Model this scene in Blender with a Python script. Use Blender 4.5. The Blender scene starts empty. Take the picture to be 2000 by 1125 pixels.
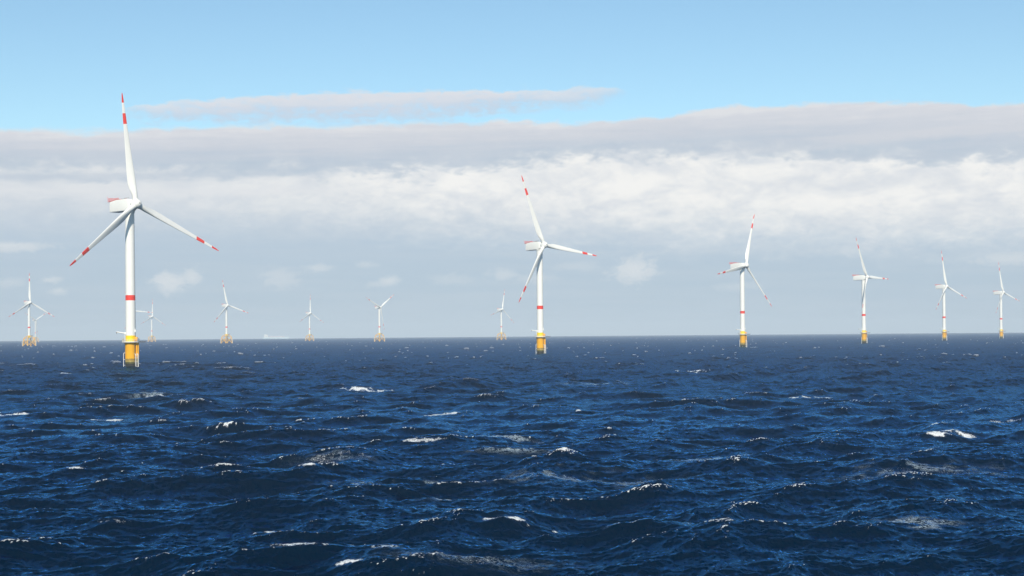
import bpy, bmesh, math, random
import numpy as np
from mathutils import Matrix, Vector

SC = bpy.context.scene
COL = SC.collection
rad = math.radians

# ------------------------------------------------------------------ camera
FOC = 2850.0            # focal length in pixels of a 2000 px wide frame
ROLL = 0.0083           # the horizon climbs to the right
EYE_Y = 651.3           # row of eye level at the middle column
CAM_H = 18.0            # deck of the ship the picture was taken from
REFF = 7.433e6          # earth radius with normal refraction

cam_d = bpy.data.cameras.new('camera')
cam_d.sensor_width = 36.0
cam_d.lens = FOC / 2000 * 36.0
cam_d.shift_y = (EYE_Y - 562.5) / 2000
cam_d.clip_start = 0.5
cam_d.clip_end = 80000
cam = bpy.data.objects.new('camera', cam_d)
COL.objects.link(cam)
cr, sr = math.cos(ROLL), math.sin(ROLL)
cam.matrix_world = Matrix(((cr, sr, 0, 0), (0, 0, -1, 0), (-sr, cr, 0, CAM_H), (0, 0, 0, 1)))
SC.camera = cam
SC.render.resolution_x, SC.render.resolution_y = 1024, 576
SC.view_settings.view_transform = 'Standard'
SC.view_settings.look = 'None'
SC.view_settings.gamma = 1.0
SC.view_settings.exposure = 0.0
SC.cycles.max_bounces = 6
SC.cycles.volume_bounces = 0

# ------------------------------------------------------------------ sun
SUN_EL, SUN_AZ = 37.0, 0.5            # straight behind the camera
sun_dir = Vector((-math.sin(rad(SUN_AZ)) * math.cos(rad(SUN_EL)),
                  -math.cos(rad(SUN_AZ)) * math.cos(rad(SUN_EL)), math.sin(rad(SUN_EL))))
sd = bpy.data.lights.new('sun', 'SUN')
sd.energy = 5.0
sd.angle = rad(0.53)
sd.color = (1.0, 0.93, 0.80)
sun = bpy.data.objects.new('sun', sd)
COL.objects.link(sun)
sun.rotation_euler = (-sun_dir).to_track_quat('-Z', 'Y').to_euler()


# ------------------------------------------------------------------ node helpers
class NT:
    def __init__(self, tree):
        self.t = tree
        self.n = tree.nodes
        self.l = tree.links

    def put(self, sock, v):
        if isinstance(v, bpy.types.NodeSocket):
            self.l.new(v, sock)
        elif v is not None:
            if hasattr(sock.default_value, '__len__'):
                v = tuple(v)
                if len(v) == 3 and len(sock.default_value) == 4:
                    v = v + (1.0,)
            sock.default_value = v

    def math(self, op, a, b=None, c=None, clamp=False):
        m = self.n.new('ShaderNodeMath')
        m.operation = op
        m.use_clamp = clamp
        for i, v in enumerate((a, b, c)):
            if v is not None:
                self.put(m.inputs[i], v)
        return m.outputs[0]

    def add(self, a, b): return self.math('ADD', a, b)
    def sub(self, a, b): return self.math('SUBTRACT', a, b)
    def mul(self, a, b): return self.math('MULTIPLY', a, b)

    def ramp(self, v, lo, hi, a=0.0, b=1.0, smooth=True):
        m = self.n.new('ShaderNodeMapRange')
        m.interpolation_type = 'SMOOTHSTEP' if smooth else 'LINEAR'
        m.clamp = True
        self.put(m.inputs[0], v)
        for i, x in ((1, lo), (2, hi), (3, a), (4, b)):
            self.put(m.inputs[i], x)
        return m.outputs[0]

    def mix(self, f, a, b):
        m = self.n.new('ShaderNodeMix')
        m.data_type = 'RGBA'
        self.put(m.inputs[0], f)
        self.put(m.inputs[6], a)
        self.put(m.inputs[7], b)
        return m.outputs[2]

    def xyz(self, x, y, z=0.0):
        m = self.n.new('ShaderNodeCombineXYZ')
        self.put(m.inputs[0], x); self.put(m.inputs[1], y); self.put(m.inputs[2], z)
        return m.outputs[0]

    def noise(self, vec, scale=1.0, detail=4.0, rough=0.5, dist=0.0):
        m = self.n.new('ShaderNodeTexNoise')
        m.noise_dimensions = '3D'
        self.put(m.inputs['Vector'], vec)
        self.put(m.inputs['Scale'], scale)
        self.put(m.inputs['Detail'], detail)
        self.put(m.inputs['Roughness'], rough)
        self.put(m.inputs['Distortion'], dist)
        return m.outputs[0]

    def curve(self, v, pts):
        m = self.n.new('ShaderNodeFloatCurve')
        c = m.mapping.curves[0]
        while len(c.points) < len(pts):
            c.points.new(0.5, 0.5)
        for p, (x, y) in zip(c.points, pts):
            p.location = (x, y)
            p.handle_type = 'AUTO'
        m.mapping.update()
        self.put(m.inputs['Value'], v)
        return m.outputs[0]

    def colramp(self, v, stops):
        m = self.n.new('ShaderNodeValToRGB')
        e = m.color_ramp.elements
        while len(e) < len(stops):
            e.new(0.5)
        for el, (p, c) in zip(e, stops):
            el.position = p
            el.color = tuple(c) + (1.0,)
        self.put(m.inputs[0], v)
        return m.outputs[0]


def lin(r, g, b):
    f = lambda c: (c / 255 / 12.92) if c / 255 <= 0.04045 else ((c / 255 + 0.055) / 1.055) ** 2.4
    return (f(r), f(g), f(b))


# ------------------------------------------------------------------ sky: clear air plus cloud banks by compass bearing and elevation
def azel(px, py):
    """bearing and elevation, in degrees, of a point read off the photograph"""
    u, v = (px - 1000) / FOC, (EYE_Y - py) / FOC
    x, z = u * cr + v * sr, -u * sr + v * cr
    return math.degrees(math.atan(x)), math.degrees(math.atan2(z, math.hypot(1, x)))


world = bpy.data.worlds.new('World')
SC.world = world
world.use_nodes = True
W = NT(world.node_tree)
for n_ in list(W.n):
    W.n.remove(n_)
w_out = W.n.new('ShaderNodeOutputWorld')
w_bg = W.n.new('ShaderNodeBackground')
W.l.new(w_bg.outputs[0], w_out.inputs[0])
sky = W.n.new('ShaderNodeTexSky')
sky.sky_type = 'NISHITA'
sky.sun_disc = False
sky.sun_elevation = rad(SUN_EL)
sky.sun_rotation = rad(180 + SUN_AZ)
sky.altitude = 0
sky.air_density = 1.0
sky.dust_density = 0.3
sky.ozone_density = 2.0
SKY_STRENGTH = 0.14
CS = 1.0 / SKY_STRENGTH          # cloud radiance is given as it leaves the Background node

tc = W.n.new('ShaderNodeTexCoord')
sp = W.n.new('ShaderNodeSeparateXYZ')
W.l.new(tc.outputs['Generated'], sp.inputs[0])
AZ = W.mul(W.math('ARCTAN2', sp.outputs[0], sp.outputs[1]), 57.29578)
EL = W.mul(W.math('ARCSINE', sp.outputs[2]), 57.29578)
AZN = W.ramp(AZ, -25.0, 25.0, 0.0, 1.0, smooth=False)


def line_curve(pts):
    out = []
    for px, py in pts:
        a, e = azel(px, py)
        out.append(((a + 25) / 50, e / 20))
    out = [(0.0, out[0][1])] + out + [(1.0, out[-1][1])]
    return W.mul(W.curve(AZN, out), 20.0)


el_top = line_curve([(0, 254), (180, 259), (330, 252), (500, 246), (700, 246), (900, 238), (1090, 239), (1300, 224),
                     (1500, 208), (1700, 199), (1850, 199), (2000, 200)])
el_bot = line_curve([(0, 322), (300, 330), (500, 330), (700, 332), (850, 330), (960, 322), (1060, 306), (1180, 300),
                     (1400, 296), (1600, 300), (1800, 306), (2000, 308)])
el_wht = line_curve([(0, 400), (300, 405), (600, 410), (900, 425), (1200, 440), (1500, 450), (1700, 455), (2000, 450)])
el_str = line_curve([(250, 214), (420, 208), (600, 200), (760, 198), (900, 192), (1060, 186), (1240, 178)])

p_wide = W.xyz(W.mul(AZ, 0.34), W.mul(EL, 0.9), 3.1)
p_mid = W.xyz(W.mul(AZ, 0.9), W.mul(EL, 2.2), 7.7)
p_fine = W.xyz(W.mul(AZ, 1.7), W.mul(EL, 3.0), 1.3)
n_wide = W.noise(p_wide, 1.0, 4, 0.5)
n_mid = W.noise(p_mid, 1.0, 7, 0.55, 0.3)
n_fine = W.noise(p_fine, 1.2, 9, 0.6, 0.5)
n_long = W.noise(W.xyz(W.mul(AZ, 0.16), W.mul(EL, 2.4), 11.0), 1.0, 6, 0.55, 0.2)

# wandering elevation: shapes the cloud edges
ELW = W.add(EL, W.add(W.mul(W.sub(n_mid, 0.5), 0.42), W.mul(W.sub(n_fine, 0.5), 0.28)))
ELB = W.add(EL, W.add(W.mul(W.sub(n_mid, 0.5), 1.9), W.mul(W.sub(n_fine, 0.5), 0.9)))

# clear sky, a little milky low down as sea air is
m_ = W.n.new('ShaderNodeVectorMath')
m_.operation = 'MULTIPLY'
W.l.new(sky.outputs[0], m_.inputs[0])
m_.inputs[1].default_value = (0.83, 0.955, 0.925)
c_sky = m_.outputs[0]

# low veil under the banks
c_low = W.colramp(W.ramp(EL, 0.0, 6.5, smooth=False), [
    (0.0, lin(184, 200, 213)), (0.3, lin(181, 200, 215)), (0.55, lin(184, 202, 218)), (0.8, lin(200, 210, 221)), (1.0, lin(206, 213, 222))])
c_low = W.mix(W.ramp(n_long, 0.35, 0.72, 0.0, 0.22), c_low, lin(207, 215, 223))

# white sunlit cumulus row
wtop = W.sub(el_bot, ELB)                     # > 0 below the grey deck
wbot = W.sub(ELB, el_wht)                     # > 0 above the fade-out
w_mask = W.mul(W.ramp(wtop, -0.35, 0.45), W.ramp(wbot, -1.5, 1.5))
n_bil = W.noise(W.xyz(W.mul(AZ, 0.42), W.mul(EL, 0.95), 5.2), 1.0, 8, 0.5, 0.6)
w_br = W.ramp(W.add(W.mul(n_fine, 0.22), W.mul(n_bil, 0.78)), 0.32, 0.62)
c_wht = W.mix(w_br, lin(223, 227, 232), lin(249, 248, 245))
az_w = W.ramp(AZ, -17.0, -2.0, 0.55, 1.0)
c_under = W.mix(W.mul(w_mask, az_w), c_low, c_wht)

def band(pts, up, dn, amp):
    """soft streak along a line; up / dn in degrees above and below it"""
    c = W.sub(ELW, line_curve(pts))
    a0, a1 = azel(*pts[0])[0], azel(*pts[-1])[0]
    win = 1.0
    if pts[0][0] > 0:
        win = W.ramp(AZ, a0 - 1.0, a0 + 3.0)
    if pts[-1][0] < 2000:
        win = W.mul(win, W.ramp(AZ, a1 + 1.0, a1 - 3.0))
    return W.mul(win, W.mul(W.mul(W.ramp(c, up, up * .1, 0, 1), W.ramp(c, -dn, -dn * .1, 0, 1)), W.ramp(n_long, 0.3, 0.6, amp * .45, amp)))


# grey stratus deck with a lit top edge, layered streaks inside and a blue-grey base
thick = W.math('MAXIMUM', W.sub(el_top, el_bot), 0.3)
t_dk = W.math('DIVIDE', W.sub(el_top, ELW), thick)
n_str = W.noise(W.xyz(W.mul(AZ, 0.22), W.mul(W.sub(EL, W.mul(AZ, 0.02)), 3.4), 21.0), 1.0, 7, 0.6, 0.25)
t_dk2 = W.add(t_dk, W.add(W.mul(W.sub(n_str, 0.5), 0.75), W.mul(W.sub(n_bil, 0.5), 0.5)))
c_dk = W.colramp(W.ramp(t_dk2, 0.0, 1.0, smooth=False), [
    (0.0, lin(225, 227, 231)), (0.16, lin(216, 219, 226)), (0.42, lin(205, 211, 221)), (0.72, lin(191, 203, 217)), (1.0, lin(181, 198, 214))])
c_dk = W.mix(W.ramp(n_bil, 0.35, 0.7, 0.0, 0.35), c_dk, lin(221, 223, 228))
c_dk = W.mix(band([(1350, 300), (1500, 290), (1700, 270), (2000, 246)], .45, .35, .6), c_dk, lin(216, 218, 224))
dk_low = W.ramp(W.sub(ELB, el_bot), -0.55, 0.75)
c_under = W.mix(band([(0, 345), (300, 345), (560, 338), (700, 336)], .22, .3, .75), c_under, lin(190, 202, 216))
c_under = W.mix(band([(0, 374), (300, 376), (600, 372), (700, 372)], .35, .35, .6), c_under, lin(230, 232, 235))
c_bank = W.mix(dk_low, c_under, c_dk)
c_bank = W.mix(band([(1500, 300), (1700, 305), (2000, 292)], .3, .3, .7), c_bank, lin(193, 204, 217))
bank = W.ramp(W.sub(el_top, W.add(ELW, W.mul(W.sub(n_bil, .5), .7))), W.ramp(AZ, -20, 0, -0.22, -0.09), 0.13)

# the thin lens of cloud above the deck
half = W.curve(AZN, [(0.0, 0.0)] + [((azel(x, 200)[0] + 25) / 50, h / 100) for x, h in
                                  ((200, 0), (250, 14), (300, 24), (420, 30), (600, 42), (760, 48), (900, 38), (1060, 26), (1160, 24), (1215, 12), (1250, 0))] + [(1.0, 0.0)])
half = W.mul(half, 1.05)
s_off = W.sub(ELW, el_str)
s_norm = W.math('DIVIDE', s_off, W.math('MAXIMUM', half, 0.02))
s_norm = W.add(s_norm, W.mul(W.sub(n_str, 0.5), 1.2))
s_up = W.ramp(W.add(s_norm, W.mul(W.sub(n_fine, .5), .8)), 0.45, 1.05, 1.0, 0.0)
s_dn = W.ramp(W.add(s_norm, W.mul(W.sub(n_fine, 0.5), 2.4)), -2.6, -0.2)
s_mask = W.mul(W.mul(s_up, s_dn), W.ramp(half, 0.02, 0.34))
c_str = W.mix(W.ramp(s_norm, -1.3, 0.9), lin(200, 214, 231), lin(226, 227, 232))
PUFFS = [(330, 551, 46, 27, .75), (374, 541, 22, 22, .6), (1236, 527, 60, 34, .7), (545, 543, 48, 24, .35), (761, 548, 26, 13, .55), (738, 555, 30, 9, .3),
         (620, 523, 34, 10, .4), (715, 516, 30, 9, .3), (982, 536, 40, 16, .4), (1045, 543, 46, 14, .3), (100, 547, 26, 9, .5), (116, 568, 22, 9, .5),
         (20, 552, 34, 12, .3), (1972, 505, 90, 14, .5), (20, 481, 100, 13, .6), (1130, 520, 60, 12, .22), (1440, 560, 50, 12, .25), (880, 545, 60, 13, .25)]
c_puff = W.mix(n_fine, lin(196, 208, 219), lin(240, 241, 240))
p_any = None
for px, py, hx, hy, s in PUFFS:
    a, e = azel(px, py)
    qx = W.mul(W.sub(AZ, a), FOC / 57.3 / hx)
    qy = W.mul(W.sub(EL, e), FOC / 57.3 / hy)
    d2 = W.add(W.mul(qx, qx), W.mul(qy, qy))
    g = W.ramp(W.add(W.math('SQRT', d2), W.mul(W.sub(n_fine, 0.5), 2.2)), 0.2, 1.1, min(1, s * 1.35), 0.0)
    p_any = g if p_any is None else W.math('MAXIMUM', p_any, g)


def scale_col(c, k):
    m = W.n.new('ShaderNodeVectorMath')
    m.operation = 'SCALE'
    W.put(m.inputs[0], c)
    m.inputs['Scale'].default_value = k
    return m.outputs[0]


c_cloud = W.mix(p_any, c_bank, c_puff)
c_clouds = scale_col(c_cloud, CS)
c_sky2 = W.mix(W.mul(s_mask, W.ramp(W.add(n_mid, n_fine), 0.7, 1.05, 0.72, 0.97)), c_sky, scale_col(c_str, CS))
W.l.new(W.mix(bank, c_sky2, c_clouds), w_bg.inputs[0])
w_bg.inputs[1].default_value = SKY_STRENGTH


# ------------------------------------------------------------------ scene helpers
def link(o):
    COL.objects.link(o)
    return o


def tag(o, label=None, cat=None, group=None, kind=None):
    if label: o['label'] = label
    if cat: o['category'] = cat
    if group: o['group'] = group
    if kind: o['kind'] = kind
    return o


def mat(name, base, rough=0.5, spec=0.5, vary=0.0, vscale=0.5, bump=0.0):
    m = bpy.data.materials.new(name)
    m.use_nodes = True
    t = NT(m.node_tree)
    b = t.n['Principled BSDF']
    b.inputs['Roughness'].default_value = rough
    b.inputs['Specular IOR Level'].default_value = spec
    if vary:
        c = t.n.new('ShaderNodeTexCoord')
        n = t.noise(c.outputs['Object'], vscale, 5, 0.6)
        k = t.ramp(n, 0.3, 0.75)
        dark = tuple(x * (1 - vary) for x in base)
        t.put(b.inputs['Base Color'], t.mix(k, dark, base))
        t.put(b.inputs['Roughness'], t.ramp(n, 0.3, 0.7, rough * 0.8, min(1, rough * 1.2)))
    else:
        b.inputs['Base Color'].default_value = tuple(base) + (1,)
    return m


M_white = mat('white_paint', (0.80, 0.79, 0.735), 0.38, 0.5, 0.05, 0.25)
M_red = mat('red_paint', (0.80, 0.05, 0.03), 0.4, 0.5, 0.08, 0.4)
M_fence = mat('red_railing_paint', (0.78, 0.16, 0.14), 0.5)
M_yellow = mat('yellow_paint', (0.95, 0.64, 0.0), 0.45, 0.5, 0.06, 0.4)
M_steel = mat('galvanised_steel', (0.62, 0.61, 0.58), 0.5, 0.5, 0.1, 1.5)
M_dark = mat('dark_steel', (0.09, 0.09, 0.10), 0.5, 0.5, 0.2, 1.0)
M_grey = mat('grey_deck', (0.35, 0.34, 0.32), 0.7, 0.4, 0.15, 1.0)
M_orange = mat('orange_enclosure', (0.82, 0.36, 0.03), 0.5, 0.5, 0.1, 1.0)
M_jacket = mat('jacket_yellow', (0.90, 0.47, 0.02), 0.5, 0.5, 0.08, 0.5)
M_rope = mat('landing_white', (0.78, 0.76, 0.70), 0.5, 0.5, 0.12, 1.0)


def foundation_mat():
    """yellow steel with the fouled, rusty splash zone that grows on it above the water"""
    m = bpy.data.materials.new('yellow_foundation')
    m.use_nodes = True
    t = NT(m.node_tree)
    b = t.n['Principled BSDF']
    c = t.n.new('ShaderNodeTexCoord')
    s = t.n.new('ShaderNodeSeparateXYZ')
    t.l.new(c.outputs['Object'], s.inputs[0])
    z = s.outputs[2]
    n1 = t.noise(c.outputs['Object'], 0.9, 6, 0.65)
    n2 = t.noise(t.xyz(t.mul(s.outputs[0], 1.6), t.mul(s.outputs[1], 1.6), t.mul(z, 0.12)), 1.0, 5, 0.6)
    zz = t.add(z, t.mul(t.sub(n1, 0.5), 2.2))
    col = t.mix(t.ramp(n2, 0.42, 0.78, 0.0, 0.5), (0.93, 0.45, 0.006), (0.70, 0.27, 0.008))
    col = t.mix(t.ramp(zz, 5.9, 5.0), col, (0.30, 0.20, 0.035))
    col = t.mix(t.mul(t.ramp(zz, 4.7, 4.2), t.ramp(zz, 3.0, 3.6)), col, (0.52, 0.37, 0.10))
    col = t.mix(t.ramp(zz, 4.1, 3.5), col, (0.10, 0.095, 0.02))
    col = t.mix(t.ramp(zz, 3.0, 2.4), col, (0.018, 0.018, 0.012))
    t.put(b.inputs['Base Color'], col)
    b.inputs['Roughness'].default_value = 0.55
    return m


M_found = foundation_mat()


def build(name, bm, mats, parent=None, smooth=True, ang=35):
    me = bpy.data.meshes.new(name)
    bmesh.ops.recalc_face_normals(bm, faces=bm.faces)
    bm.to_mesh(me)
    bm.free()
    for m in (mats if isinstance(mats, (list, tuple)) else [mats]):
        me.materials.append(m)
    if smooth:
        me.polygons.foreach_set('use_smooth', [True] * len(me.polygons))
        me.set_sharp_from_angle(angle=rad(ang))
    o = link(bpy.data.objects.new(name, me))
    o.parent = parent
    return o


def ring_loft(bm, rings, cap=True, mi=None):
    """rings: lists of points; joined in order with quads"""
    vs = [[bm.verts.new(p) for p in r] for r in rings]
    n = len(vs[0])
    for i in range(len(vs) - 1):
        for j in range(n):
            f = bm.faces.new((vs[i][j], vs[i][(j + 1) % n], vs[i + 1][(j + 1) % n], vs[i + 1][j]))
            if mi is not None:
                f.material_index = mi(i)
    if cap:
        for r, i in ((vs[0], 0), (vs[-1], len(vs) - 2)):
            f = bm.faces.new(r)
            if mi is not None:
                f.material_index = mi(i)
    return vs


def lathe(bm, prof, n=32, mi=None, cx=0, cy=0):
    ring_loft(bm, [[(cx + r * math.cos(2 * math.pi * k / n), cy + r * math.sin(2 * math.pi * k / n), z) for k in range(n)] for r, z in prof], True, mi)


def tube(bm, pts, r, n=8):
    pts = [Vector(p) for p in pts]
    rings = []
    for i, p in enumerate(pts):
        d = (pts[min(i + 1, len(pts) - 1)] - pts[max(i - 1, 0)]).normalized()
        a = d.orthogonal().normalized() if i == 0 else (a - d * a.dot(d)).normalized()
        b = d.cross(a)
        rings.append([p + (a * math.cos(2 * math.pi * k / n) + b * math.sin(2 * math.pi * k / n)) * r for k in range(n)])
    ring_loft(bm, rings)


def box(bm, x0, x1, y0, y1, z0, z1, bev=0.0):
    r = bmesh.ops.create_cube(bm, size=1.0, matrix=Matrix.Translation(((x0 + x1) / 2, (y0 + y1) / 2, (z0 + z1) / 2)) @ Matrix.Diagonal((x1 - x0, y1 - y0, z1 - z0, 1)))
    if bev:
        es = list({e for v in r['verts'] for e in v.link_edges})
        bmesh.ops.bevel(bm, geom=es, offset=bev, segments=3, affect='EDGES', profile=0.5)


# ------------------------------------------------------------------ turbine parts
HUB_H, OVERHANG, TILT = 93.5, 5.6, rad(5)


def tower_bm(z0, ytop):
    bm = bmesh.new()
    zs = [z0, ytop, 38.7, 41.7, 60, 75, HUB_H - 3.2]
    r = lambda z: 2.85 - 0.28 * (z - 15) / 75
    lathe(bm, [(r(z), z) for z in zs], 40, lambda i: 1 if zs[i] < ytop else (2 if abs(zs[i] - 38.7) < .1 else 0))
    # flange rings where the tower cans are bolted together
    for z in (64.0, 88.5):
        lathe(bm, [(r(z), z - 0.12), (r(z) + .05, z - 0.1), (r(z) + .05, z + 0.1), (r(z), z + .12)], 40)
    return bm


def nacelle_bm():
    bm = bmesh.new()
    # cross sections along the shaft (front is -Y): y, half width, bottom, top, corner radius
    secs = [(-3.6, 2.2, -2.6, 2.3, 1.6), (-3.2, 2.6, -3.2, 2.7, 1.3), (-1.5, 2.95, -3.75, 2.95, 0.7), (3.0, 3.05, -3.95, 3.0, 0.6), (8.0, 3.05, -3.95, 2.95, 0.45),
            (10.5, 3.03, -3.95, 2.6, 0.4), (13.4, 3.0, -3.92, 2.1, 0.4), (14.0, 2.95, -3.85, 1.95, 0.4), (14.15, 2.75, -3.6, 1.7, 0.5)]
    rings = []
    for y, w, b, t, c in secs:
        r = []
        for cx, cz, a0 in ((w - c, t - c, 0), (-(w - c), t - c, 90), (-(w - c), b + c, 180), (w - c, b + c, 270)):
            for k in range(5):
                a = rad(a0 + k * 22.5)
                r.append((cx + c * math.cos(a), y, cz + c * math.sin(a)))
        rings.append(r)
    ring_loft(bm, rings)
    # yaw collar over the tower
    lathe(bm, [(2.75, -4.6), (2.95, -4.5), (2.95, -3.8), (2.75, -3.7)], 32)
    return bm


def roof_mast_bm(y, x, h):
    bm = bmesh.new()
    tube(bm, [(x, y, 2.85), (x, y, 2.95 + h)], 0.09, 6)
    tube(bm, [(x - .45, y, 2.95 + h), (x + .45, y, 2.95 + h)], 0.07, 6)
    return bm


def vent_bm(x0, x1, y0, y1, z):
    bm = bmesh.new()
    box(bm, x0, x1, y0, y1, 2.8, z, 0.1)
    return bm


def hoist_deck_bm():
    """winch area on the sloping tail: a deck close on the roof and a mesh fence, taller towards the rear"""
    bm = bmesh.new()
    zb = lambda y: float(np.interp(y, [6.0, 8.0, 10.5, 13.2, 15.6], [3.12, 3.05, 2.72, 2.26, 2.05]))
    zt = lambda y: float(np.interp(y, [6.0, 9.0, 15.6], [3.95, 3.85, 4.2]))
    ys = [6.0 + k * 0.8 for k in range(13)]
    ring_loft(bm, [[(-2.95, y, zb(y)), (2.95, y, zb(y)), (2.95, y, zb(y) + .14), (-2.95, y, zb(y) + .14)] for y in ys])
    for y in ys:
        for x in (-2.9, 2.9):
            tube(bm, [(x, y, zb(y)), (x, y, zt(y))], 0.07, 6)
    for x in (-1.9, -.95, 0, .95, 1.9):
        tube(bm, [(x, 15.6, zb(15.6)), (x, 15.6, zt(15.6) + .3)], 0.07, 6)
    for f in (.33, .66, 1.0):
        h = lambda y: zb(y) * (1 - f) + zt(y) * f
        tube(bm, [(-2.95, y, h(y)) for y in ys] + [(2.95, y, h(y)) for y in ys[::-1]], 0.055, 6)
    tube(bm, [(-2.95, 15.6, zt(15.6)), (-2.95, 15.9, zt(15.6) + .9)], .09, 6)
    return bm


def hub_bm():
    bm = bmesh.new()
    prof = [(2.05, 2.5), (2.5, 2.2), (2.72, 1.2), (2.78, 0.2), (2.7, -0.9), (2.45, -1.8), (2.0, -2.5), (1.35, -3.0), (0.55, -3.25)]
    n = 40
    ring_loft(bm, [[(r * math.cos(2 * math.pi * k / n), y, r * math.sin(2 * math.pi * k / n)) for k in range(n)] for r, y in prof])
    # blade sockets
    for k in range(3):
        a = k * 2 * math.pi / 3
        d = Vector((math.sin(a), 0, math.cos(a)))
        e1, e2 = Vector((math.cos(a), 0, -math.sin(a))), Vector((0, 1, 0))
        ring_loft(bm, [[d * s + (e1 * math.cos(t * math.pi / 12) + e2 * math.sin(t * math.pi / 12)) * q for t in range(24)] for s, q in ((1.2, 1.85), (2.55, 1.85), (2.85, 1.75), (2.85, 1.5))])
    return bm


def hatch_bm():
    bm = bmesh.new()
    ring_loft(bm, [[(r * math.cos(k * math.pi / 10), y, r * math.sin(k * math.pi / 10)) for k in range(20)] for r, y in ((0.34, -3.2), (0.34, -3.3), (0.22, -3.32))])
    return bm


def blade_bm():
    bm = bmesh.new()
    Rt = 63.0
    st = [2.6, 3.6, 5.0, 7.0, 9.0, 11.5, 14.0, 17, 20, 24, 28, 32, 36, 40, 43, 45.4, 48, 51.4, 54, 57.4, 59.5, 61.2, 62.3, 62.85, 63.0]
    ch = [(2.6, 3.1), (5, 3.15), (8, 4.1), (12, 4.85), (15, 4.9), (20, 4.5), (28, 3.75), (36, 3.05), (45, 2.4), (54, 1.75), (59, 1.25), (61.5, .85), (62.5, .5), (63, .12)]
    th = [(2.6, 1.0), (5, .97), (8, .66), (12, .42), (16, .33), (24, .26), (40, .20), (63, .16)]
    tw = [(2.6, 16), (10, 15), (16, 11.5), (26, 7.5), (40, 4), (63, 1.0)]
    ip = lambda tab, r: float(np.interp(r, [a for a, _ in tab], [b for _, b in tab]))
    N = 24
    rings = []
    for r in st:
        c, t, b = ip(ch, r), ip(th, r), rad(ip(tw, r) + 8.0)
        blend = min(1, max(0, (r - 4.0) / 7.0)); blend = blend * blend * (3 - 2 * blend)
        off = -3.0 * (r / Rt) ** 1.35
        ring = []
        for k in range(N):
            a = 2 * math.pi * k / N
            cx, cy = 0.5 * c * math.cos(a), 0.5 * c * math.sin(a) * min(1, t)
            xa = (1 + math.cos(a)) / 2                      # 1 = leading edge
            s = 1 - xa
            yt = 5 * t * (0.2969 * math.sqrt(s) - .126 * s - .3516 * s * s + .2843 * s ** 3 - .1015 * s ** 4) * c
            ax, ay = (xa - 0.66) * c, yt * (1 if math.sin(a) >= 0 else -0.75)
            x, y = cx * (1 - blend) + ax * blend, cy * (1 - blend) + ay * blend
            ring.append((x * math.cos(b) + y * math.sin(b), -x * math.sin(b) + y * math.cos(b) + off, r))
        rings.append(ring)
    bands = lambda i: 1 if (st[i] >= 57.3 or 45.3 <= st[i] < 51.3) else 0
    ring_loft(bm, rings, True, bands)
    return bm


me_white_red = [M_white, M_red]


def circle_pts(r, z, n, a0=0.0):
    return [(r * math.cos(a0 + 2 * math.pi * k / n), r * math.sin(a0 + 2 * math.pi * k / n), z) for k in range(n)]


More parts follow.
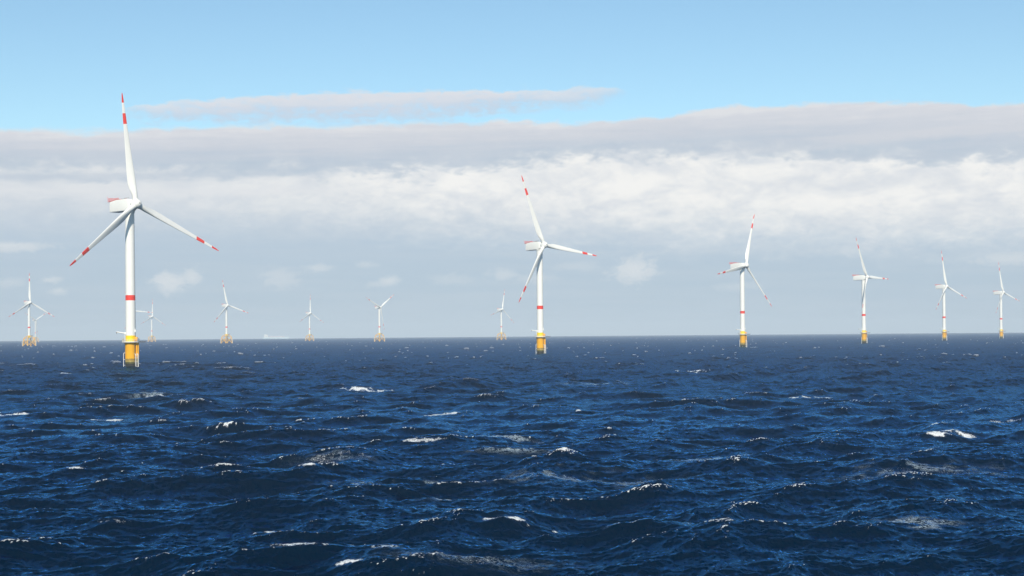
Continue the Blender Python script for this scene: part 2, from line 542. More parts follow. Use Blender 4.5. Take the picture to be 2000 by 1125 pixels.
def monopile_parts(root):
    build('tower', tower_bm(15.2, 18.7), [M_white, M_yellow, M_red], root)
    bm = bmesh.new()
    lathe(bm, [(3.2, -9), (3.2, 13.4), (3.6, 14.4), (3.6, 14.6)], 40)
    build('foundation', bm, M_found, root)
    bm = bmesh.new()
    lathe(bm, [(3.6, 14.62), (4.5, 14.62), (4.85, 14.8), (4.85, 15.25), (4.6, 15.3), (2.9, 15.3)], 40)
    pf = build('platform', bm, M_rope, root)
    bm = bmesh.new()
    n = 22
    for k in range(n):
        a = 2 * math.pi * k / n
        tube(bm, [(4.75 * math.cos(a), 4.75 * math.sin(a), 15.2), (4.75 * math.cos(a), 4.75 * math.sin(a), 16.5)], 0.055, 6)
    for z in (15.65, 16.05, 16.5):
        c = circle_pts(4.75, z, 44)
        tube(bm, c + [c[0]], 0.055, 6)
    build('railing', bm, M_steel, pf)
    for a0 in (155, -25):                                                # solid wind screens at both ends of the deck
        bm = bmesh.new()
        rr = []
        for k in range(6):
            a = rad(a0 + k * 10)
            rr.append([(q * math.cos(a), q * math.sin(a), z) for q, z in ((4.62, 15.3), (4.7, 15.3), (4.7, 17.0), (4.62, 17.0))])
        ring_loft(bm, rr)
        build('screen', bm, M_white, pf)
    # davit crane, boom swung out over the left side
    bm = bmesh.new()
    box(bm, -3.3, -2.2, -1.6, -0.8, 19.3, 20.5, 0.12)
    tube(bm, [(-3.0, -1.2, 15.3), (-3.0, -1.2, 19.4)], 0.14, 10)
    cr_ = build('crane', bm, M_white, root)
    bm = bmesh.new()
    tube(bm, [(-3.0, -1.2, 20.0), (-7.6, -1.5, 20.75)], 0.34, 10)
    build('boom', bm, M_white, cr_)
    bm = bmesh.new()
    box(bm, -7.9, -7.3, -1.8, -1.2, 20.1, 20.6, 0.08)
    tube(bm, [(-7.6, -1.5, 20.2), (-7.6, -1.5, 19.5)], 0.07, 6)
    build('hook_block', bm, M_dark, cr_)
    # transformer enclosure and small cabinet at the right of the tower foot
    bm = bmesh.new()
    box(bm, 2.3, 4.3, -1.6, 0.6, 15.31, 17.7, 0.5)
    build('enclosure', bm, M_orange, root)
    bm = bmesh.new()
    box(bm, 2.35, 3.15, -1.2, -0.3, 20.4, 22.0, 0.12)
    tube(bm, [(2.75, -.75, 22.0), (2.75, -.75, 22.7)], 0.1, 8)
    build('lamp_box', bm, M_white, root)
    bm = bmesh.new()
    box(bm, 4.7, 8.6, -1.3, -1.1, 14.75, 15.3)
    box(bm, 4.7, 8.6, -0.3, -0.1, 14.75, 15.3)
    for k in range(6):
        box(bm, 4.9 + k * .7, 5.05 + k * .7, -1.09, -0.31, 14.9, 15.1)
    for x in (6.0, 7.3, 8.5):
        tube(bm, [(x, -1.2, 15.25), (x, -1.2, 16.2)], 0.05, 6)
    build('gangway', bm, M_dark, root)
    # two white fender tubes with bent tops, and their rungs
    bm = bmesh.new()
    for x, y in ((3.45, -2.4), (4.5, -1.4)):
        tube(bm, [(x, y, -4), (x, y, 7.2), (x - .12, y + .08, 7.8), (x - .55, y + .35, 8.2), (x - 1.4, y + .9, 8.25)], 0.24, 10)
    for z in (1.0, 3.6, 6.2):
        tube(bm, [(3.45, -2.4, z), (2.4, -1.8, z)], 0.09, 8)
        tube(bm, [(4.5, -1.4, z), (3.0, -.9, z)], 0.09, 8)
    build('boat_landing', bm, M_rope, root)
    bm = bmesh.new()
    tube(bm, [(-2.9, -1.2, 8.9), (-3.6, -1.4, 8.7), (-3.8, -1.45, 8.3), (-3.8, -1.45, -4)], 0.17, 10)
    for z in (1.8, 5.0):
        tube(bm, [(-3.8, -1.45, z), (-2.8, -1.3, z)], 0.12, 8)
    build('cable_pipe', bm, M_rope, root)
    bm = bmesh.new()
    tube(bm, [(3.55, -0.6, -4), (3.55, -0.6, 14.5)], 0.45, 10)
    tube(bm, [(4.15, 0.3, -4), (4.15, 0.3, 14.5)], 0.4, 10)
    build('cable_pipe', bm, M_found, root)
    bm = bmesh.new()
    for x, y in ((2.75, -2.75), (3.2, -2.2)):
        tube(bm, [(x, y, 0.5), (x, y, 16.4)], 0.06, 6)
    for k in range(38):
        z = 1 + k * 0.4
        tube(bm, [(2.75, -2.75, z), (3.2, -2.2, z)], 0.035, 5)
    build('ladder', bm, M_dark, root)


def jacket_parts(root):
    build('tower', tower_bm(17.5, 23.0), [M_white, M_yellow, M_red], root)
    legs = []
    L = lambda k, z: Vector(((13.4 - 0.10 * z) * math.cos(k * math.pi / 2 + .06), (13.4 - 0.10 * z) * math.sin(k * math.pi / 2 + .06), z))
    for k in range(4):
        bm = bmesh.new()
        tube(bm, [L(k, -14), L(k, 15.6)], 0.78, 12)
        build('leg', bm, M_jacket, root)
        bm = bmesh.new()
        a = L(k, 15.6)
        tube(bm, [a, (a.x * .80, a.y * .80, 18.6), (a.x * .22, a.y * .22, 22.2)], 0.72, 12)
        tube(bm, [a, (a.x * .22, a.y * .22, 17.8)], 0.5, 10)
        build('shoulder_strut', bm, M_jacket, root)
    for k in range(4):
        j = (k + 1) % 4
        for p, q in ((L(k, 1.2), L(j, 15.0)), (L(j, 1.2), L(k, 15.0)), (L(k, 1.2), L(j, -12)), (L(j, 1.2), L(k, -12))):
            bm = bmesh.new()
            tube(bm, [p, q], 0.46, 10)
            build('brace', bm, M_jacket, root)
    bm = bmesh.new()
    lathe(bm, [(3.0, 17.4), (5.0, 17.5), (5.0, 17.9), (2.9, 18.0)], 28)
    pf = build('platform', bm, M_grey, root)
    bm = bmesh.new()
    for z in (18.5, 19.1):
        c = circle_pts(4.9, z, 28)
        tube(bm, c + [c[0]], 0.07, 6)
    for x, y, z in circle_pts(4.9, 17.8, 14):
        tube(bm, [(x, y, z), (x, y, 19.1)], 0.07, 6)
    build('railing', bm, M_steel, pf)
    for s in (-1, 1):
        bm = bmesh.new()
        for y in (-1.2, 1.2):
            tube(bm, [(s * 12.6, y, 10.6), (s * 14.5, y, 10.2), (s * 14.7, y, 9.4), (s * 14.7, y, -5)], 0.42, 10)
        for z in (1.5, 5, 8.5):
            tube(bm, [(s * 14.7, -1.2, z), (s * 14.7, 1.2, z)], 0.3, 8)
        build('boat_landing', bm, M_rope, root)
    bm = bmesh.new()
    tube(bm, [(6.4, -2.5, 16.5), (6.4, -2.5, 22.6)], 0.35, 10)
    tube(bm, [(4.6, -2.5, 22.3), (9.0, -2.6, 23.4)], 0.34, 8)
    build('crane', bm, M_dark, root)


def rotor_parts(root):
    na = build('nacelle', nacelle_bm(), M_white, root)
    for y, x, h in ((1.2, -1.2, .9), (2.6, 1.1, 1.3), (3.6, -0.4, 1.0), (5.0, 0.9, .8)):
        build('roof_mast', roof_mast_bm(y, x, h), M_grey, na)
    build('roof_vent', vent_bm(-1.4, 0.2, 4.3, 5.6, 3.5), M_grey, na)
    build('roof_vent', vent_bm(0.4, 1.6, 1.6, 2.6, 3.3), M_grey, na)
    build('hoist_deck', hoist_deck_bm(), M_fence, na)
    hb = build('hub', hub_bm(), M_white, root, ang=50)
    build('hatch', hatch_bm(), M_dark, hb)
    b0 = build('blade', blade_bm(), me_white_red, root, ang=60)
    for k in range(2):
        b = link(b0.copy())
        b.parent = root


def pose(root, X, Y, yaw, phase):
    root.location = (X, Y, -(X * X + Y * Y) / 2 / REFF)
    yaw, phase = rad(yaw), rad(phase)
    Rz = Matrix.Rotation(yaw, 4, 'Z')
    hubc = Vector((math.sin(yaw) * OVERHANG, -math.cos(yaw) * OVERHANG, HUB_H + 0.0))
    k = 0
    for c in root.children:
        nm = c.name.split('.')[0]
        if nm == 'nacelle':
            c.matrix_basis = Matrix.Translation((0, 0, HUB_H)) @ Rz
        elif nm in ('hub', 'blade'):
            a = phase + (k * 2 * math.pi / 3 if nm == 'blade' else 0)
            c.matrix_basis = Matrix.Translation(hubc) @ Rz @ Matrix.Rotation(-TILT, 4, 'X') @ Matrix.Rotation(a, 4, 'Y')
            if nm == 'blade':
                k += 1


def copy_tree(o, parent=None):
    c = link(o.copy())
    c.parent = parent
    for ch in o.children:
        copy_tree(ch, c)
    return c


mono = link(bpy.data.objects.new('wind_turbine', None))
monopile_parts(mono)
rotor_parts(mono)
jack = link(bpy.data.objects.new('lattice_base_turbine', None))
jacket_parts(jack)
rotor_parts(jack)

MONO = [
    (255.3, 833, 54.0, -6.6, 'largest white wind turbine in the foreground at left, on a thick yellow foundation'),
    (1055.2, 1251, 44.0, -22.7, 'second largest white turbine, near the middle, yellow foundation, one blade level to the right'),
    (1450.5, 1665, 46.5, 19.2, 'turbine right of centre with one blade pointing left behind its nacelle, on a yellow foundation'),
    (1687.2, 2060, 50.4, -28.4, 'turbine whose lower blade hangs straight down in front of its tower, yellow foundation'),
    (1844.0, 2520, 43.5, -11.0, 'small turbine on a yellow foundation, last but one towards the right edge of the photo'),
    (1955.3, 2960, 44.0, -13.5, 'smallest turbine of the yellow foundation row, closest to the right edge of the photo'),
]
JACK = [
    (57.0, 3124, 49.0, 0.0, 'leftmost lattice base turbine, large, one blade straight up and yellow jacket beside the left edge'),
    (69.2, 6150, 54.8, 58.9, 'tiny hazy turbine mostly hidden behind the leftmost lattice base turbine, one blade hanging down'),
    (296.5, 5330, 50.0, 2.7, 'small hazy lattice base turbine just right of the largest turbine, one blade straight up'),
    (259.5, 4250, 46.0, -26.0, 'hazy turbine behind the tower of the largest one, only hub and one level blade showing'),
    (442.5, 3567, 47.6, -12.0, 'lattice base turbine between the largest turbine and the ship, upper blade leaning left'),
    (604.8, 4880, 50.0, 1.5, 'small lattice base turbine just right of the hazy ship, one blade straight up'),
    (741.2, 4000, 50.0, 55.4, 'lattice base turbine with two blades raised in a V and one hanging down'),
    (979.3, 4470, 49.0, 12.7, 'small lattice base turbine just left of the second largest turbine, upper blade leaning right'),
]
for src, rows, grp in ((mono, MONO, 'wind turbines on solid yellow foundations'), (jack, JACK, 'wind turbines on yellow lattice bases')):
    todo = [src] + [copy_tree(src) for _ in rows[1:]]
    for o, (px, Y, yaw, ph, lab) in zip(todo, rows):
        pose(o, (px - 1000) / FOC * Y, Y, yaw, ph)
        tag(o, lab, 'wind turbine', grp)


# ------------------------------------------------------------------ the ship on the horizon
def ship():
    Y = 13200.0
    X = (538.5 - 1000) / FOC * Y
    root = link(bpy.data.objects.new('cargo_ship', None))
    root.location = (X, Y, -(X * X + Y * Y) / 2 / REFF)
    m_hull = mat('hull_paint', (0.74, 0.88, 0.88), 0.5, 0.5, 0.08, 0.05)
    m_sup = mat('superstructure_paint', (0.88, 0.85, 0.78), 0.5, 0.5, 0.05, 0.1)
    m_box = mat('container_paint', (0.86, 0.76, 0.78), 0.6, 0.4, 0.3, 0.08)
    m_win = mat('bridge_glass', (0.03, 0.04, 0.05), 0.1)
    bm = bmesh.new()
    secs = [(-117, 9, 2, 14), (-112, 13, -2, 14), (-90, 15, -6, 13.5), (60, 15, -6, 13.5), (90, 11, -6, 14), (108, 4.5, -6, 16), (119, 0.5, 4, 18)]
    ring_loft(bm, [[(x, -w, t), (x, -w * .97, t * .4), (x, -w * .7, b), (x, w * .7, b), (x, w * .97, t * .4), (x, w, t)] for x, w, b, t in secs])
    build('hull', bm, m_hull, root)
    bm = bmesh.new()
    box(bm, -104, -66, -13, 13, 13.6, 24, .4)
    box(bm, -98, -68, -12, 12, 24.01, 32, .4)
    box(bm, -92, -72, -14, 14, 32.01, 36, .4)
    box(bm, -86, -70, -13, 13, 36.01, 40, .4)
    su = build('superstructure', bm, m_sup, root)
    bm = bmesh.new()
    box(bm, -85, -71, -13.1, -13.02, 37.6, 39.2)
    for z in (16.5, 20, 27):
        for k in range(7):
            box(bm, -96 + k * 4, -94.4 + k * 4, -13.1, -13.02, z, z + 1.4) if z < 24 else box(bm, -96 + k * 4, -94.4 + k * 4, -12.1, -12.02, z, z + 1.4)
    build('window_row', bm, m_win, su)
    bm = bmesh.new()
    box(bm, -103, -95, -4, 4, 24.0, 41, 1.0)
    build('funnel', bm, m_sup, root)
    rnd = random.Random(4)
    for k in range(8):
        bm = bmesh.new()
        x0 = -58 + k * 18
        for row in range(6):
            h = 13.6 + 2.6 * rnd.choice((3, 4, 4, 5, 2))
            box(bm, x0, x0 + 12.2, -14 + row * 4.7, -9.5 + row * 4.7, 13.6, h, .1)
        build('container_stack', bm, m_box, root)
    bm = bmesh.new()
    tube(bm, [(102, 0, 15), (102, 0, 34)], 0.8, 8)
    tube(bm, [(102, -3, 30), (102, 3, 30)], 0.4, 8)
    build('mast', bm, m_sup, root)
    bm = bmesh.new()
    tube(bm, [(-79, 0, 40), (-79, 0, 50)], 0.8, 8)
    tube(bm, [(-79, -4, 46), (-79, 4, 46)], 0.4, 8)
    build('mast', bm, m_sup, root)
    tag(root, 'pale hazy cargo ship with white bridge at its left end, far off on the horizon', 'ship')


ship()


# ------------------------------------------------------------------ the sea
G = 9.81
WDIR = math.atan2(0.80, -0.60)       # the way the wind sea runs: away to the left


def jonswap(w, hs, tp, gam=3.0):
    wp = 2 * math.pi / tp
    s = np.where(w < wp, 0.07, 0.09)
    S = w ** -5.0 * np.exp(-1.25 * (wp / w) ** 4) * gam ** np.exp(-((w - wp) ** 2) / (2 * s * s * wp * wp))
    wr = np.linspace(0.2, 12, 6000)
    sr_ = np.where(wr < wp, 0.07, 0.09)
    Sr = wr ** -5.0 * np.exp(-1.25 * (wp / wr) ** 4) * gam ** np.exp(-((wr - wp) ** 2) / (2 * sr_ * sr_ * wp * wp))
    return S * (hs * hs / 16) / (Sr.sum() * (wr[1] - wr[0]))


def tile(L, N, lmin, lmax, hs, tp, seed, chop, turn=0.0, gain=1.0, white=0.0):
    rg = np.random.default_rng(seed)
    k1 = np.fft.fftfreq(N, 1.0 / N) * 2 * math.pi / L
    kx, ky = np.meshgrid(k1, k1, indexing='xy')
    k = np.hypot(kx, ky)
    k[0, 0] = 1
    w = np.sqrt(G * k)
    S = jonswap(w, hs, tp)
    th = np.arctan2(ky, kx) - WDIR - turn
    D = np.where(np.cos(th) > 0, np.cos(th) ** 2, 0) * 2 / math.pi
    D = 0.93 * D + 0.07 / (2 * math.pi)
    P = S * (0.5 * math.sqrt(G) / np.sqrt(k)) / k * D * (2 * math.pi / L) ** 2
    lam = 2 * math.pi / k
    P = P * (1.6 / lam) ** white                  # more power in the short ripples
    P = np.where((lam > lmin) & (lam <= lmax), P, 0)
    P[0, 0] = 0
    A = gain * np.sqrt(P) * (rg.standard_normal((N, N)) + 1j * rg.standard_normal((N, N))) * N * N
    iff = lambda z: np.fft.ifft2(z)
    h = iff(A).real
    dx = -chop * iff(kx / k * A).imag
    dy = -chop * iff(ky / k * A).imag
    jxx = -chop * iff(kx * kx / k * A).real
    jyy = -chop * iff(ky * ky / k * A).real
    jxy = -chop * iff(kx * ky / k * A).real
    return L, [f.astype(np.float32) for f in (h, dx, dy, jxx, jyy, jxy)]


def sample(T, x, y, rot=0.0, fields=range(6)):
    L, F = T
    N = F[0].shape[0]
    u = (x * math.cos(rot) + y * math.sin(rot)) / L * N
    v = (-x * math.sin(rot) + y * math.cos(rot)) / L * N
    i0, j0 = np.floor(u).astype(np.int64), np.floor(v).astype(np.int64)
    fu, fv = (u - i0).astype(np.float32), (v - j0).astype(np.float32)
    i1, j1 = (i0 + 1) % N, (j0 + 1) % N
    i0 %= N; j0 %= N
    out = []
    for q in fields:
        f = F[q]
        out.append((f[j0, i0] * (1 - fu) + f[j0, i1] * fu) * (1 - fv) + (f[j1, i0] * (1 - fu) + f[j1, i1] * fu) * fv)
    return out


def smooth(a, lo, hi):
    t = np.clip((a - lo) / (hi - lo), 0, 1)
    return t * t * (3 - 2 * t)


def vnoise(x, y, seed):
    """value noise, for breaking foam up"""
    rg = np.random.default_rng(seed)
    t = rg.random((256, 256)).astype(np.float32)
    i, j = np.floor(x).astype(np.int64), np.floor(y).astype(np.int64)
    fx, fy = x - i, y - j
    fx = fx * fx * (3 - 2 * fx); fy = fy * fy * (3 - 2 * fy)
    a, b = t[j % 256, i % 256], t[j % 256, (i + 1) % 256]
    c, d = t[(j + 1) % 256, i % 256], t[(j + 1) % 256, (i + 1) % 256]
    return (a * (1 - fx) + b * fx) * (1 - fy) + (c * (1 - fx) + d * fx) * fy


# breakers and old foam seen close to the ship: photo position, half length, half depth (m), crest lift (m), white foam, lacy foam
BREAKERS = [
    (1030, 1024, 4.0, 2.0, 0.9, 1.0, 0.3), (1212, 1042, 4.5, 2.2, 0.9, 0.7, 0.7), (1330, 1040, 5.0, 2.0, .3, .3, .6), (893, 862, 3.0, 2.0, 0.7, 1.0, 0.2),
    (830, 874, 7.0, 2.2, 0.5, 0.75, 0.2), (680, 1117, 2.0, 1.6, 0.5, 1.0, 0.2), (745, 1096, 2.6, 1.8, .5, .7, .6), (585, 1092, 3.2, 1.8, 0.5, 0.8, 0.5),
    (500, 1037, 1.8, 1.5, 0.5, 0.9, 0.1), (232, 1026, 2.4, 1.8, 0.7, 0.6, 0.2), (150, 925, 2.6, 2.0, .5, .9, .2), (0, 998, 3.0, 2.0, .6, .8, .2), (205, 818, 5.0, 4.0, .5, 1.0, .5),
    (28, 810, 10.0, 5.0, .4, 1.0, .6), (720, 762, 14.0, 4.0, .6, .95, .4), (1602, 778, 13.0, 3.5, .5, .95, .2), (1660, 789, 8.0, 4.0, .2, .2, 1.0),
    (1838, 854, 4.0, 3.0, .5, 1.0, .3), (1876, 850, 5.0, 3.0, .4, 1.0, .4), (1830, 841, 2.6, 2.4, .3, .9, .2), (1350, 726, 9.0, 6.0, .5, 1.0, .3),
    (1428, 817, 3.0, 4.0, .4, 1.0, .3), (865, 808, 6.0, 3.0, .4, .9, .4), (1137, 803, 3.0, 3.0, .3, .9, .3), (1000, 860, 7.0, 2.5, .0, .1, 1.0), (1010, 879, 7.0, 2.5, 0, .15, 1.0),
    (660, 905, 8.0, 5.0, .3, .45, .55), (790, 940, 10.0, 3.0, .2, .3, 1.0), (1110, 935, 14.0, 9.0, .1, .2, .7), (1830, 920, 14.0, 6.0, .3, .3, .7),
    (318, 774, 9.0, 5.0, 0, .8, 1.0), (248, 723, 3.0, 2.0, 0, .6, .4), (285, 722, 3.0, 2.0, 0, .6, .4), (1470, 678, 9.0, 3.0, 0, .7, .2), (218, 728, 5, 3, 0, .8, .3), (130, 731, 8, 3, .3, .9, .3), (1160, 750, 12.0, 6.0, 0, .15, 1.0), (865, 975, 3.6, 1.8, .4, .8, .4), (548, 967, 3.0, 1.6, .5, .8, .2), (600, 955, 1.8, 1.5, .4, .9, .1),
    (605, 928, 2.0, 1.8, .5, .9, .2), (560, 783, 10.0, 3.0, .5, .5, .3), (1740, 1030, 8.0, 3.0, .2, .1, .9), (930, 1105, 8.0, 3.0, .1, .35, .6), (1900, 808, 4.0, 3.0, .3, .9, .3),
    (1405, 897, 12.0, 4.0, .4, .15, .8), (1960, 825, 7.0, 3.0, .3, .6, .3), (500, 860, 9.0, 2.5, .7, .35, .2), (1760, 880, 10.0, 3.0, .7, .3, .2), (480, 1000, 4, 2, .6, .15, .3),
]


def make_sea():
    # bearings: fine in front, coarse behind the camera
    fine = np.linspace(-23.5, 23.5, 1500)
    rest = np.linspace(23.5, 336.5, 158)[1:-1]
    az = np.radians(np.concatenate([fine, rest]))
    rr = [2.0]
    while rr[-1] < 20000:
        r = rr[-1]
        q = 1.06 if r < 80 else 1.0023 if r < 260 else 1.004 if r < 1000 else 1.007 if r < 5000 else 1.015
        rr.append(r * q)
    rr = np.array(rr)
    nr, na = len(rr), len(az)
    Rg, Ag = np.meshgrid(rr, az, indexing='ij')
    x = (Rg * np.sin(Ag)).ravel()
    y = (Rg * np.cos(Ag)).ravel()
    r = Rg.ravel()
    step = np.gradient(rr)
    st = np.repeat(step, na)
    A1 = tile(611.0, 1024, 4.5, 400, 2.3, 4.7, 11, 1.3, 0.0, 0.72)
    A2 = tile(437.0, 1024, 4.5, 300, 2.3, 4.7, 23, 1.3, 0.25, 0.72)
    B1 = tile(83.0, 1024, 0.35, 4.5, 2.0, 4.6, 37, 1.15, -0.25, 1.38, 0.7)
    a = sample(A1, x, y)
    b = sample(A2, x, y)
    S = [p + q for p, q in zip(a, b)]
    del a, b
    c = sample(B1, x, y, 0.17)
    lod = np.clip((12.0 - st) / 8.0, 0.7, 1).astype(np.float32)
    hB, xB, yB = c[0] * lod, c[1] * lod, c[2] * lod
    jac = (1 + S[3]) * (1 + S[4]) - S[5] ** 2
    jacf = (1 + S[3] + .45 * c[3]) * (1 + S[4] + .45 * c[4]) - (S[5] + .45 * c[5]) ** 2
    t1 = np.quantile(jacf[r > 80], 0.026)
    t0 = np.quantile(jacf[r > 80], 0.0015)
    foam = smooth(-jacf, -t1, -t0) * (1 - .55 * smooth(r, 200, 600))
    # old lacy foam lies where crests broke a little earlier, in patches
    patch = smooth(vnoise(x / 41 + 7, y / 41, 3) * .6 + vnoise(x / 17, y / 17 + 3, 4) * .4, 0.60, 0.80)
    lace = 0.13 * patch * smooth(-jac, -0.95, -0.55)
    far = smooth(r, 350, 900)
    brk = jac - 0.28 * S[0]                       # big steep crests break first
    q1, q0 = np.quantile(brk[r > 80], 0.009), np.quantile(brk[r > 80], 0.002)
    foam = np.maximum(foam, 0.75 * far * smooth(-brk, -q1, -q0))
    dz = np.zeros_like(x)
    wx, wy = math.cos(WDIR), math.sin(WDIR)
    for px, py, hl, hd, lift, wf, lf in BREAKERS:
        u = (px - 1000) / FOC
        v = (EYE_Y - py) / FOC
        ux, uz = u * cr + v * sr, -u * sr + v * cr
        D = -CAM_H / uz
        cx, cy = ux * D, D
        m = np.where((np.abs(x - cx) < 4 * hl + 6) & (np.abs(y - cy) < 4 * max(hl, hd) + 6))[0]
        if not len(m):
            continue
        hd = hd * max(1.0, D / 170)
        # long axis mostly across the view, slightly skewed, as the crests lie
        ca, sa = math.cos(0.22), math.sin(0.22)
        qx, qy = x[m] - cx, y[m] - cy
        e, f = qx * ca + qy * sa, -qx * sa + qy * ca
        jag = (vnoise(x[m] / 1.7, y[m] / 2.2, 8) - .5) * 1.5 + (vnoise(x[m] / .6, y[m] / .8, 9) - .5) * 1.0 + (vnoise(x[m] / .2, y[m] / .4, 10) - .5) * .6
        g = np.exp(-(e / hl) ** 2 - (f / hd) ** 2)
        dz[m] += lift * np.exp(-(e / (1.2 * hl)) ** 2 - (f / (1.15 * hd + .6)) ** 2)
        gf = np.exp(-(e / hl) ** 2 - (f / (hd * .6)) ** 2)
        foam[m] = np.maximum(foam[m], wf * smooth(gf + jag * .55 * np.sqrt(gf), 0.55, 1.0))
        tear = smooth(vnoise(x[m] / 4.5 + 3, y[m] / 3.0, 12) * .6 + vnoise(x[m] / 1.6, y[m] / 1.1, 13) * .4, .36, .62)
        lace[m] = np.maximum(lace[m], lf * .60 * tear * np.exp(-(e / (1.2 * hl)) ** 2 - (f / (1.2 * hd)) ** 2))
    X = x + S[1] + xB
    Yv = y + S[2] + yB
    Z = S[0] + hB + dz - (x * x + y * y) / 2 / REFF
    keep = smooth(r, 4, 60)                       # calm under the ship itself
    Z = Z * keep
    co = np.stack([X, Yv, Z], 1).astype(np.float32)
    i = np.arange(nr - 1)[:, None] * na
    j = np.arange(na)[None, :]
    jn = (j + 1) % na
    quads = np.stack([i + j, i + jn, i + na + jn, i + na + j], -1).reshape(-1, 4)
    nv, nq = len(co), len(quads)
    me = bpy.data.meshes.new('sea')
    me.vertices.add(nv + 1)
    me.vertices.foreach_set('co', np.concatenate([co.ravel(), [0, 0, 0]]).astype(np.float32))
    fan = np.stack([np.full(na, nv), (np.arange(na) + 1) % na, np.arange(na)], 1)
    me.loops.add(nq * 4 + na * 3)
    me.loops.foreach_set('vertex_index', np.concatenate([quads.ravel(), fan.ravel()]).astype(np.int32))
    me.polygons.add(nq + na)
    me.polygons.foreach_set('loop_start', np.concatenate([np.arange(nq) * 4, nq * 4 + np.arange(na) * 3]).astype(np.int32))
    me.polygons.foreach_set('use_smooth', np.ones(nq + na, bool))
    me.update(calc_edges=True)
    for nm, val in (('foam', foam), ('lace', lace), ('fine', 1 - smooth(np.log(r), math.log(170), math.log(1300)))):
        at = me.attributes.new(nm, 'FLOAT', 'POINT')
        at.data.foreach_set('value', np.append(val, 0).astype(np.float32))
    o = link(bpy.data.objects.new('sea', me))
    tag(o, 'dark blue choppy sea with scattered whitecaps', 'sea', None, 'structure')
    return o


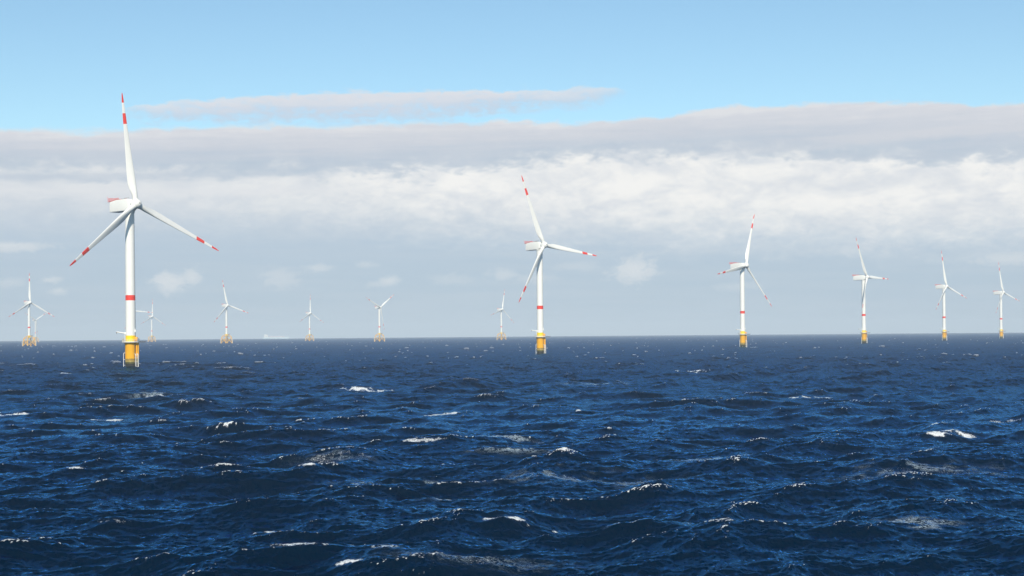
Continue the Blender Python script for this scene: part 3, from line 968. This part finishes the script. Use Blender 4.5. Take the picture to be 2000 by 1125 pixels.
def sea_mat():
    m = bpy.data.materials.new('sea_water')
    m.use_nodes = True
    t = NT(m.node_tree)
    out = t.n['Material Output']
    wtr = t.n['Principled BSDF']
    geo = t.n.new('ShaderNodeNewGeometry')
    pos = geo.outputs['Position']

    def attr(n):
        q = t.n.new('ShaderNodeAttribute')
        q.attribute_name = n
        return q.outputs['Fac']
    foam, lace, fine = attr('foam'), attr('lace'), attr('fine')
    mp = t.n.new('ShaderNodeMapping')
    mp.inputs['Rotation'].default_value = (0, 0, -WDIR)
    mp.inputs['Scale'].default_value = (1.0, 0.55, 1.0)
    t.l.new(pos, mp.inputs['Vector'])
    v = mp.outputs[0]
    rip = t.add(t.mul(t.noise(v, 1.1, 2, 0.45, 0.4), 1.0), t.mul(t.noise(v, 4.5, 1, 0.4, 0.3), 0.18))
    rip = t.add(rip, t.mul(t.noise(v, 0.38, 2, 0.5, 0.4), t.ramp(fine, 0.0, 0.9, 8.0, 0.0)))
    bump = t.n.new('ShaderNodeBump')
    t.put(bump.inputs['Height'], rip)
    bump.inputs['Distance'].default_value = 0.27
    t.put(bump.inputs['Strength'], t.ramp(fine, 0.0, 1.0, 0.9, 0.75))
    t.n.remove(wtr)
    body = t.n.new('ShaderNodeBsdfDiffuse')                # light welling up out of the water
    body.inputs['Color'].default_value = (0.0006, 0.0085, 0.0215, 1)
    t.l.new(bump.outputs[0], body.inputs['Normal'])
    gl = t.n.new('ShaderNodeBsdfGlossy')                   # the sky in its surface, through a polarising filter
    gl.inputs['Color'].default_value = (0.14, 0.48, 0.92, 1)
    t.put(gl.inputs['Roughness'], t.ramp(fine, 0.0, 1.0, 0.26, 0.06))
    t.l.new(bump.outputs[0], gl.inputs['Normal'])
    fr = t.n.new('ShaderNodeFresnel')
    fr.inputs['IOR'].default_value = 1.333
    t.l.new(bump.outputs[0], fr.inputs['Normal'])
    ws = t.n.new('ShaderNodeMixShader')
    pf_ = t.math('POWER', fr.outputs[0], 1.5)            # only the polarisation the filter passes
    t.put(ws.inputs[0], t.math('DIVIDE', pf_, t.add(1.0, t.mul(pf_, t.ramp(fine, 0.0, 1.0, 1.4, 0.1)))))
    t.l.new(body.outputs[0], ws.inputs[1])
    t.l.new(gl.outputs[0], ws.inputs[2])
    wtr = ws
    fb = t.n.new('ShaderNodeBsdfPrincipled')
    fb.inputs['Base Color'].default_value = (0.84, 0.85, 0.85, 1)
    fb.inputs['Roughness'].default_value = 0.8
    fb.inputs['Specular IOR Level'].default_value = 0.2
    b2 = t.n.new('ShaderNodeBump')
    mp0 = pos
    fn = t.noise(pos, 2.3, 6, 0.7)
    t.put(b2.inputs['Height'], fn)
    b2.inputs['Distance'].default_value = 0.5
    b2.inputs['Strength'].default_value = 0.8
    t.l.new(b2.outputs[0], fb.inputs['Normal'])
    # breaking foam: ragged; old foam: thin torn threads drawn out along the wind
    f1 = t.ramp(t.add(foam, t.mul(t.sub(t.noise(mp0, 4.6, 6, 0.72), 0.5), 2.6)), 0.40, 1.02)
    f1 = t.mul(f1, t.ramp(foam, 0.02, 0.2))
    mp2 = t.n.new('ShaderNodeMapping')
    mp2.inputs['Rotation'].default_value = (0, 0, 0.3)
    mp2.inputs['Scale'].default_value = (0.35, 1.0, 1.0)
    t.l.new(pos, mp2.inputs['Vector'])
    ln = t.noise(mp2.outputs[0], 2.0, 6, 0.68, 1.0)
    thread = t.math('ABSOLUTE', t.sub(ln, 0.5))
    f2 = t.mul(t.ramp(t.sub(thread, t.mul(lace, 0.085)), -0.03, 0.005, 0.5, 0.0), t.ramp(lace, 0.03, 0.5))
    old = t.n.new('ShaderNodeBsdfDiffuse')                 # thin old foam and drowned bubbles, bluish
    old.inputs['Color'].default_value = (0.62, 0.76, 0.86, 1)
    m0 = t.n.new('ShaderNodeMixShader')
    t.put(m0.inputs[0], f2)
    t.l.new(wtr.outputs[0], m0.inputs[1])
    t.l.new(old.outputs[0], m0.inputs[2])
    mx = t.n.new('ShaderNodeMixShader')
    t.put(mx.inputs[0], f1)
    t.l.new(m0.outputs[0], mx.inputs[1])
    t.l.new(fb.outputs[0], mx.inputs[2])
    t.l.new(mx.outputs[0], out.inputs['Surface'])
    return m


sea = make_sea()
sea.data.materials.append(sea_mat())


# ------------------------------------------------------------------ sea haze
def haze():
    bm = bmesh.new()
    box(bm, -20600, 20600, -20600, 20600, -31, 162)
    m = bpy.data.materials.new('haze_air')
    m.use_nodes = True
    t = m.node_tree
    for n in list(t.nodes):
        t.nodes.remove(n)
    o = t.nodes.new('ShaderNodeOutputMaterial')
    v = t.nodes.new('ShaderNodeVolumePrincipled')
    v.inputs['Color'].default_value = (0.70, 0.81, 0.91, 1)
    v.inputs['Anisotropy'].default_value = -0.2
    v.inputs['Density'].default_value = 9e-5
    t.links.new(v.outputs[0], o.inputs['Volume'])
    h = build('haze', bm, m, None, smooth=False)
    tag(h, kind='stuff')


haze()
